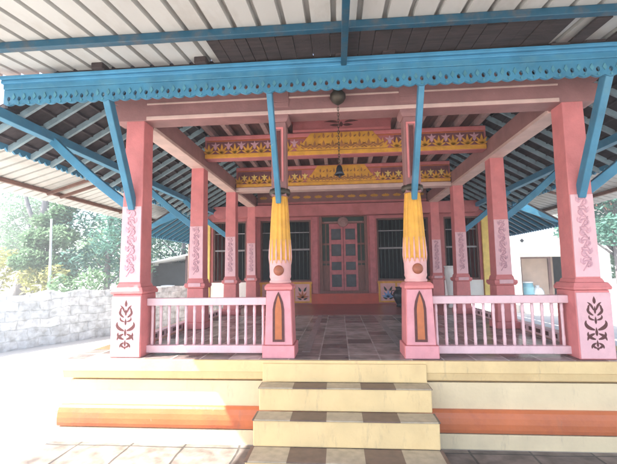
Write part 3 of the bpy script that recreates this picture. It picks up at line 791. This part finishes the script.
# side eaves of the shrine roof
for sx in (-1, 1):
    def zz(ax): return 3.36 + (3.9-ax)*.60
    y0, y1 = 9.0, 15.0
    xa, xb = 3.92, 4.95
    rf = link('side_eave', MB().prism([(sx*xa, zz(xa)), (sx*xb, zz(xb)), (sx*xb, zz(xb)+.05), (sx*xa, zz(xa)+.05)], 'y', y0, y1), 'tile_dark', sh)
    sm = MB(); y = y0
    while y < y1-.05:
        z = zz(xb); sm.prism([(y, z+.05), (y, z-.04), (y+.03, z-.08), (y+.06, z-.095), (y+.09, z-.08), (y+.12, z-.04), (y+.12, z+.05)], 'x', sx*xb-.012, sx*xb+.012); y += .12
    link('scalloped_eave_board', sm, 'blue', rf)
    rm = MB(); y = y0+.15
    ra = None
    while y < y1:
        if ra is None: ra = link('rafter', MB().bar((sx*xa, y, zz(xa)-.04), (sx*(xb-.02), y, zz(xb-.02)-.04), .045, .07), 'blue', rf); yy = y
        else:
            c = ra.copy(); COL.objects.link(c); c.parent = rf; c.location = (0, y-yy, 0)
        y += .32
    gb = MB().prism([(sx*xa, zz(xa)+.0), (sx*xa, zz(xa)-.25), (sx*(xb-.1), zz(xb-.1)-.06), (sx*(xb), zz(xb))], 'y', y0+.0, y0+.04)
    link('gable_board', gb, 'blue', rf)

# ---------------------------------------------------------------- corrugated canopies
def sheet_profile(x0, x1, pitch=.205):
    pts = []; x = x0
    while x < x1:
        pts += [(x, 0), (x+pitch-.052, 0), (x+pitch-.044, .055), (x+pitch-.012, .055), (x+pitch-.004, 0)]; x += pitch
    return pts
def sheet(prof, y0, z0, y1, z1, t=.004, flip=None):
    mb = MB(); n = len(prof); vs = []
    for dz in (0, t):
        for y, z in ((y0, z0), (y1, z1)): vs += [(x, y, z+h+dz) for x, h in prof]
    fs = []
    for i in range(n-1):
        fs += [(i, i+1, n+i+1, n+i), (2*n+i, 3*n+i, 3*n+i+1, 2*n+i+1)]
    fs += [(0, n, 3*n, 2*n), (n-1, 3*n-1, 4*n-1, 2*n-1)]
    for i in range(n-1): fs += [(i, 2*n+i, 2*n+i+1, i+1), (n+i, n+i+1, 3*n+i+1, 3*n+i)]
    if flip: vs = [flip(v) for v in vs]
    return mb.add(vs, fs)
can = thing('sheet_canopy', (0, 2.0, 0), 'corrugated metal canopy on blue steel over the front steps, highest and nearest of the canopies', 'canopy', 'corrugated metal canopies')
SL = .115
def zc(y): return 3.735 + SL*(y-2.95)
prof = sheet_profile(-3.75, 6.2)
link('corrugated_sheet', sheet(prof, 0.25, zc(.25), 3.60, zc(3.60)), 'sheet', can)
pu = None
for y in (2.95, 1.5, .35):
    link('purlin', MB().box(-3.72, 6.2, y-.03, y+.03, zc(y)-.07, zc(y)-.004), 'steel_blue', can, bevel=.006)
for x in (.0, -3.6, 4.3):
    link('rafter_tube', MB().bar((x, .3, zc(.3)-.11), (x, 3.5, zc(3.5)-.105), .055, .07), 'steel_blue', can, bevel=.006)
for x in (-3.6, 5.6):
    link('post', MB().tube([(x, .35, 0), (x, .35, zc(.35)-.07)], .045, 12), 'steel_blue', can)

def side_canopy(sx, label):
    t = thing('sheet_canopy', (sx*4.8, 8, 0), label, 'canopy', 'corrugated metal canopies')
    s = .30
    def z(ax): return 3.215 + s*(5.25-ax)
    a0, a1 = 4.0, 5.62
    pr = sheet_profile(3.75, 13.4)
    sb = MB(); n = len(pr)
    mb = sheet(pr, a0, z(a0), a1, z(a1), flip=lambda v: (sx*v[1], v[0], v[2]))
    link('corrugated_sheet', mb, 'sheet', t)
    link('purlin', MB().box(sx*5.25-.03, sx*5.25+.03, 3.75, 13.3, z(5.25)-.065, z(5.25)-.004), 'rust', t)
    link('purlin', MB().box(sx*4.25-.03, sx*4.25+.03, 3.75, 13.3, z(4.25)-.065, z(4.25)-.004), 'rust', t)
    for y in (4.15, 6.30, 6.62, 8.55, 10.6, 12.5):
        link('cross_bar', MB().bar((sx*5.22, y, z(5.22)-.09), (sx*4.02, y, z(4.02)-.09), .04, .05), 'rust', t)
    for y in (4.15, 12.9):
        link('post', MB().tube([(sx*5.25, y, 0), (sx*5.25, y, z(5.25)-.07)], .04, 12), 'rust', t)
    return t
side_canopy(-1, 'lean-to of corrugated sheets on brown steel, between the hall and the stone wall')
side_canopy(1, 'lean-to of corrugated sheets on brown steel, between the hall and the white house')

# ---------------------------------------------------------------- hanging bell, urn, vase
be = thing('hanging_bell', (-.06, 4.0, 2.70), 'dark bell hanging on a chain in the middle of the front beam', 'bell')
link('bracket', MB().lathe([(.02,3.50),(.06,3.53),(.085,3.57),(.085,3.61),(.05,3.65),(.055,3.68)], c=(-.06, 3.985), n=18).box(-.085, -.035, 3.95, 4.07, 3.60, 3.66), 'brass', be)
cm = MB(); z = 3.50
k = 0
while z > 2.83:
    pts = [((-.06 + (.009*math.cos(t) if k % 2 else 0)), 3.985 + (0 if k % 2 else .009*math.cos(t)), z-.018+.020*math.sin(t)) for t in [2*math.pi*i/8 for i in range(9)]]
    cm.tube(pts, .0035, 5, caps=False); z -= .032; k += 1
link('chain', cm, 'brass', be)
link('bell_body', MB().lathe([(.010,2.830),(.022,2.825),(.033,2.795),(.037,2.760),(.055,2.725),(.048,2.725),(.01,2.780)], c=(-.06, 3.985), n=20), 'bronze', be)
link('clapper', MB().lathe([(.004,2.780),(.005,2.725),(.013,2.710),(.009,2.697)], c=(-.06, 3.985), n=10), 'bronze', be)

ur = thing('urn', (1.36, 9.4, FZ), 'dark metal urn standing on the red floor beside the right yellow column', 'urn')
link('body', MB().lathe([(.07,FZ+.004),(.10,FZ+.02),(.08,FZ+.06),(.12,FZ+.14),(.165,FZ+.24),(.16,FZ+.33),(.11,FZ+.40),(.085,FZ+.43),(.10,FZ+.46),(.12,FZ+.48),(.10,FZ+.482),(.07,FZ+.43)], c=(1.36, 9.4), n=26), 'bronze', ur)
for s in (-1, 1):
    link('handle', MB().tube([(1.36+s*.12, 9.4, FZ+.40), (1.36+s*.19, 9.4, FZ+.39), (1.36+s*.205, 9.4, FZ+.32), (1.36+s*.16, 9.4, FZ+.27)], .012, 8), 'bronze', ur)
va = thing('vase', (2.50, 9.1, FZ), 'tall white porcelain vase with blue motif between two pink columns', 'vase')
link('body', MB().lathe([(.09,FZ+.004),(.10,FZ+.03),(.085,FZ+.08),(.095,FZ+.25),(.12,FZ+.50),(.15,FZ+.75),(.155,FZ+.85),(.14,FZ+.91),(.15,FZ+.93),(.165,FZ+.96),(.15,FZ+.965),(.12,FZ+.90)], c=(2.50, 9.1), n=30), 'porcelain', va)
mo = MB()
for q in range(5): petal(mo, 2.55, FZ+.62, math.pi/2+(q-2)*.5, .13, .03, 8.93, 8.985)
link('blue_motif', mo, 'glaze_blue', va)

# ---------------------------------------------------------------- left: stone wall, shed
d = Vector((1.31, 2.49, 0)).normalized(); ang = math.atan2(d.y, d.x)
swl = MB(); L0, L1 = -7.0, 7.2; n = 48
for side in (-.22, .22): pass
tops = [1.27 + random.uniform(-.05, .05) for _ in range(n+1)]
vs = []
for i in range(n+1):
    x = L0 + (L1-L0)*i/n
    for y, z in ((-.24 + random.uniform(-.02,.02), 0), (-.2 + random.uniform(-.02,.02), tops[i]*.5), (-.17 + random.uniform(-.02,.02), tops[i]), (.17, tops[i]+random.uniform(-.03,.03)), (.24, 0)): vs.append((x, y, z))
fs = []
for i in range(n):
    for k in range(4): fs.append((i*5+k, i*5+k+1, i*5+5+k+1, i*5+5+k))
fs += [(4,3,2,1,0), tuple(n*5+k for k in range(5))]
swl.add(vs, fs)
sw = link('stone_wall', swl, 'rubble', None); sw.location = (-7.78, 8.30, 0); sw.rotation_euler = (0, 0, ang)
tag(sw, 'grey rubble stone boundary wall below the trees at left', 'wall')

shd = thing('shed', (-6.9, 15.2, 0), 'small dark open shed with a pale sloping roof behind the stone wall', 'shed')
link('back_wall', MB().box(-7.75, -6.05, 16.4, 16.5, 0, 2.25).box(-7.75, -7.65, 15, 16.4, 0, 2.0), 'dark', shd)
link('roof', MB().prism([(-7.95, 2.02), (-5.85, 2.42), (-5.85, 2.48), (-7.95, 2.08)], 'y', 14.7, 16.7), 'whitewash', shd)
for x in (-7.6, -6.15): link('post', MB().tube([(x, 14.9, 0), (x, 14.9, 2.05+.19*(x+7.95))], .05, 8), 'frame_brown', shd)
link('canvas_screen', MB().box(-7.6, -6.15, 15.5, 15.53, 1.0, 2.1), 'dark', shd)
bl = thing('water_drum', (-7.0, 15.1, 0), 'pale blue plastic water drum standing in the dark shed', 'drum')
link('body', MB().lathe([(.28,0.003),(.30,.05),(.30,.4),(.315,.42),(.30,.44),(.30,.8),(.315,.82),(.30,.84),(.29,1.12),(.26,1.16)], c=(-7.0, 15.1), n=24), mat('drum_blue', (0.30, 0.36, 0.52), 0.4, 0.1, 5), bl)
link('lid', MB().lathe([(.27,1.16),(.27,1.20),(.1,1.215)], c=(-7.0, 15.1), n=24), 'porcelain', bl)

# ---------------------------------------------------------------- right: white house
ho = thing('white_house', (8.6, 17, 0), 'white house with a wide open doorway beyond the hall at right', 'house')
hm = MB(); HY = 16.0
for x0, x1, z0, z1 in ((6.55, 7.19, 0, 4.0), (7.19, 9.0, 2.14, 4.0), (9.0, 10.6, 0, 4.0)): hm.box(x0, x1, HY, HY+.2, z0, z1)
hm.box(6.55, 6.75, HY+.2, HY+5, 0, 4).box(10.4, 10.6, HY+.2, HY+5, 0, 4).box(6.75, 10.4, HY+4.8, HY+5, 0, 4)
link('wall', hm, 'whitewash', ho)
link('porch_wall', MB().box(6.76, 8.9, HY+.9, HY+1.0, 0, 2.6), 'beige', ho)
link('porch_floor', MB().box(6.76, 10.39, HY-.6, HY+4.79, 0.004, .30), 'concrete', ho)
link('doorway_frame', MB().box(8.27, 8.36, HY+.03, HY+.12, .30, 2.14).box(7.19, 7.24, HY+.03, HY+.12, .30, 2.14).box(7.24, 8.27, HY+.03, HY+.12, 2.08, 2.14), 'frame_brown', ho)
link('roof', MB().prism([(6.2, 4.0), (11.0, 4.0), (8.6, 5.4)], 'y', HY-.5, HY+5.4), 'tile_top', ho)
link('vent', MB().prism([(7.22, 2.80), (7.30, 2.72), (7.38, 2.80), (7.30, 2.88)], 'y', HY-.02, HY+.01), 'dark', ho)
link('ledge', MB().box(7.0, 10.7, HY-.35, HY-.001, 2.28, 2.36), 'whitewash', ho)
tb_ = thing('plastic_drum', (7.55, 16.45, .30), 'teal plastic drum standing in the doorway of the white house', 'drum')
link('body', MB().lathe([(.25,.303),(.28,.34),(.28,.6),(.295,.62),(.28,.64),(.28,.9),(.295,.92),(.28,.94),(.24,1.1)], c=(7.55, 16.45), n=22), 'teal_plastic', tb_)
link('lid', MB().lathe([(.26,1.1),(.26,1.14),(.1,1.15)], c=(7.55, 16.45), n=22), 'porcelain', tb_)
sk = link('rice_sack', MB().lathe([(.16,.303),(.25,.38),(.27,.55),(.25,.75),(.18,.88),(.07,.93),(.10,.99)], c=(8.0, 16.5), n=16), 'porcelain')
tag(sk, 'pale tied sack beside the teal drum in the doorway', 'sack')
cw = link('compound_wall', MB().box(10.6, 24, 16.1, 16.3, 0, 1.15).box(10.6, 24, 16.05, 16.35, 1.15, 1.23), 'whitewash')
tag(cw, 'low white plastered wall joined to the side of the white house', 'wall')

# ---------------------------------------------------------------- trees
def leaf_cloud(n, blobs, size, seed, flat=0.35):
    rnd = random.Random(seed); mb = MB(); vs = []; fs = []
    tot = sum(b[3]**2 for b in blobs)
    for (x, y, z, r) in blobs:
        for _ in range(int(n*r*r/tot)):
            while True:
                p = Vector((rnd.uniform(-1,1), rnd.uniform(-1,1), rnd.uniform(-1,1)))
                if .25 < p.length < 1: break
            p = Vector((x, y, z)) + Vector((p.x, p.y, p.z*.8))*r*(1+rnd.gauss(0,.08))
            a = Vector((rnd.gauss(0,1), rnd.gauss(0,1), rnd.gauss(0,.6))).normalized()
            b = a.cross(Vector((rnd.gauss(0,1), rnd.gauss(0,1), rnd.gauss(0,1)))).normalized()
            s = size*rnd.uniform(.6, 1.4); o = len(vs)
            vs += [p-a*s, p+b*s*flat, p+a*s, p-b*s*flat]; fs.append((o, o+1, o+2, o+3))
    mb.add(vs, fs); return mb
def tree(loc, h, cr, m, label, seed, lean=(0,0), n=8500, size=.095, trunk_r=.14, name='tree', cat='tree', low=.35, group='trees beyond the boundary walls'):
    rnd = random.Random(seed); t = thing(name, loc, label, cat, group)
    x, y, z = 0, 0, 0; top = Vector((lean[0], lean[1], h*.72))
    tm = MB(); pts = [(0,0,-.05), tuple(top*.35+Vector((rnd.uniform(-.1,.1), 0, 0))), tuple(top*.7+Vector((rnd.uniform(-.15,.15),0,0))), tuple(top)]
    tm.tube(pts, [trunk_r, trunk_r*.8, trunk_r*.6, trunk_r*.3], 9)
    blobs = []
    for k in range(13):
        a = rnd.uniform(0, 6.28); rr = cr*rnd.uniform(.25, .8); zz = h*rnd.uniform(low, .92)
        c = Vector((lean[0]*zz/h + rr*math.cos(a), lean[1]*zz/h + rr*math.sin(a), zz))
        blobs.append((c.x, c.y, c.z, cr*rnd.uniform(.32, .55)))
        s = top*min(.95, zz/h*.9)
        tm.tube([tuple(s), tuple(s.lerp(c, .5)+Vector((0,0,.08))), tuple(c)], [trunk_r*.35, trunk_r*.22, trunk_r*.08], 6)
    link('trunk', tm, 'bark', t, local=True)
    link('crown', leaf_cloud(n, blobs, size, seed+50), m, t, local=True)
    return t
TL = [((-9.2, 14.5), 6.6, 2.0, 'leaf_teal', 'dense blue-green tree behind the wall, the fullest crown at left'),
      ((-7.4, 17.5), 6.8, 2.2, 'leaf_dark', 'dark leafy tree behind the small shed'),
      ((-10.6, 18.0), 7.4, 2.1, 'leaf_green', 'light green tree standing behind the fullest blue-green tree'),
      ((-11.0, 13.6), 4.6, 1.1, 'leaf_green', 'short light green tree beside the leaning bare trunk'),
      ((-5.3, 19.0), 6.0, 2.0, 'leaf_teal', 'blue-green tree seen between the left columns'),
      ((-8.6, 22.0), 8.2, 2.6, 'leaf_teal', 'tall blue-green tree rising behind the other trees at left'),
      ((-12.6, 23.5), 8.4, 2.6, 'leaf_green', 'tall light green tree at far left, behind the leaning trunk'),
      ((-16.9, 20.0), 7.6, 2.2, 'leaf_green', 'pale green tree at the far left edge, beyond the yellow-green bush')]
for k, (p, h, c, m, lab) in enumerate(TL): tree((p[0], p[1], 0), h, c, m, lab, 11+k, low=.22 if k < 3 else .3)
TR = [((8.4, 12.2), 5.4, 1.5, 'leaf_teal', 'blue-green tree just right of the front right column'),
      ((13.7, 19.6), 5.2, 2.0, 'leaf_green', 'light green tree behind the low white wall'),
      ((16.0, 22.0), 6.4, 2.2, 'leaf_teal', 'blue-green tree behind the low white wall')]
for k, (p, h, c, m, lab) in enumerate(TR): tree((p[0], p[1], 0), h, c, m, lab, 31+k, low=.5 if k == 0 else .2)
# leaning bare trunk and pale pole-like stem
lt = thing('leaning_tree', (-12.0, 14.0, 0), 'leaning grey trunk forking near its top with few leaves, at far left behind the wall', 'tree', 'trees beyond the boundary walls')
link('trunk', MB().tube([(-12.65,14,-.05), (-12.3,14,1.4), (-11.95,14,2.8), (-11.6,14.05,4.3), (-11.5,14.1,5.6)], [.24,.2,.17,.14,.08], 10)
     .tube([(-11.85,14,3.2), (-11.4,14,3.85), (-10.9,14,4.1), (-10.4,14.1,4.6)], [.11,.09,.07,.04], 8)
     .tube([(-11.8,14,3.5), (-12.2,14,4.2), (-12.5,14,5.2)], [.10,.08,.04], 8), 'bark', lt)
link('crown', leaf_cloud(900, [(-11.5,14.1,5.8,.7), (-10.4,14.1,4.8,.6), (-12.5,14,5.4,.6)], .12, 77), 'leaf_teal', lt)
ps = link('slender_stem', MB().tube([(-9.9,12.3,0), (-9.85,12.3,1.8), (-9.9,12.3,3.6)], [.05,.045,.03], 8), mat('pale_bark', (0.5,0.52,0.5), 0.8, 0.2, 6))
tag(ps, 'thin pale bare stem rising just behind the stone wall', 'stem')
def bush(loc, blobs, m, label, seed, n=900, size=.1):
    b = thing('bush', loc, label, 'bush', 'bushes along the stone wall')
    sm = MB()
    for (x, y, z, r) in blobs: sm.tube([(0,0,0), (x*.5, y*.5, z*.6), (x, y, z)], [.03,.02,.01], 5)
    link('stems', sm, 'bark', b, local=True); link('leaves', leaf_cloud(n, blobs, size, seed), m, b, local=True)
bush((-12.6, 13.0, 0), [(0,0,1.6,.7), (.5,.2,2.2,.6), (-.6,.1,2.4,.7)], 'leaf_yellow', 'yellow-green bush at the left end of the wall below the leaning trunk', 5)
bush((-10.5, 12.6, 0), [(0,0,1.3,.5), (.5,.1,1.7,.45), (-.4,0,1.6,.4)], 'leaf_yellow', 'small yellow bush behind the wall beside the thin pale stem', 6, 600)
bush((-8.9, 12.2, 0), [(0,0,1.1,.45), (.5,.2,1.5,.5), (-.5,0,1.4,.4)], 'leaf_green', 'green bush topping the wall in front of the fullest tree', 7, 700)
bush((-7.9, 14.0, 0), [(0,0,1.3,.5), (.2,.2,1.9,.5)], 'leaf_green', 'green bush at the left side of the dark shed', 8, 700)

# ---------------------------------------------------------------- thin bright haze
hz = bpy.data.materials.new('haze_air'); hz.use_nodes = True
t = hz.node_tree; t.nodes.clear()
o_ = t.nodes.new('ShaderNodeOutputMaterial'); v_ = t.nodes.new('ShaderNodeVolumePrincipled')
v_.inputs['Color'].default_value = (0.93, 0.95, 0.97, 1); v_.inputs['Density'].default_value = 0.010; v_.inputs['Anisotropy'].default_value = 0.0
t.links.new(v_.outputs['Volume'], o_.inputs['Volume'])
tag(link('haze', MB().box(-260, 260, -260, 260, -1.0, 10.0), hz), None, None, kind='stuff')
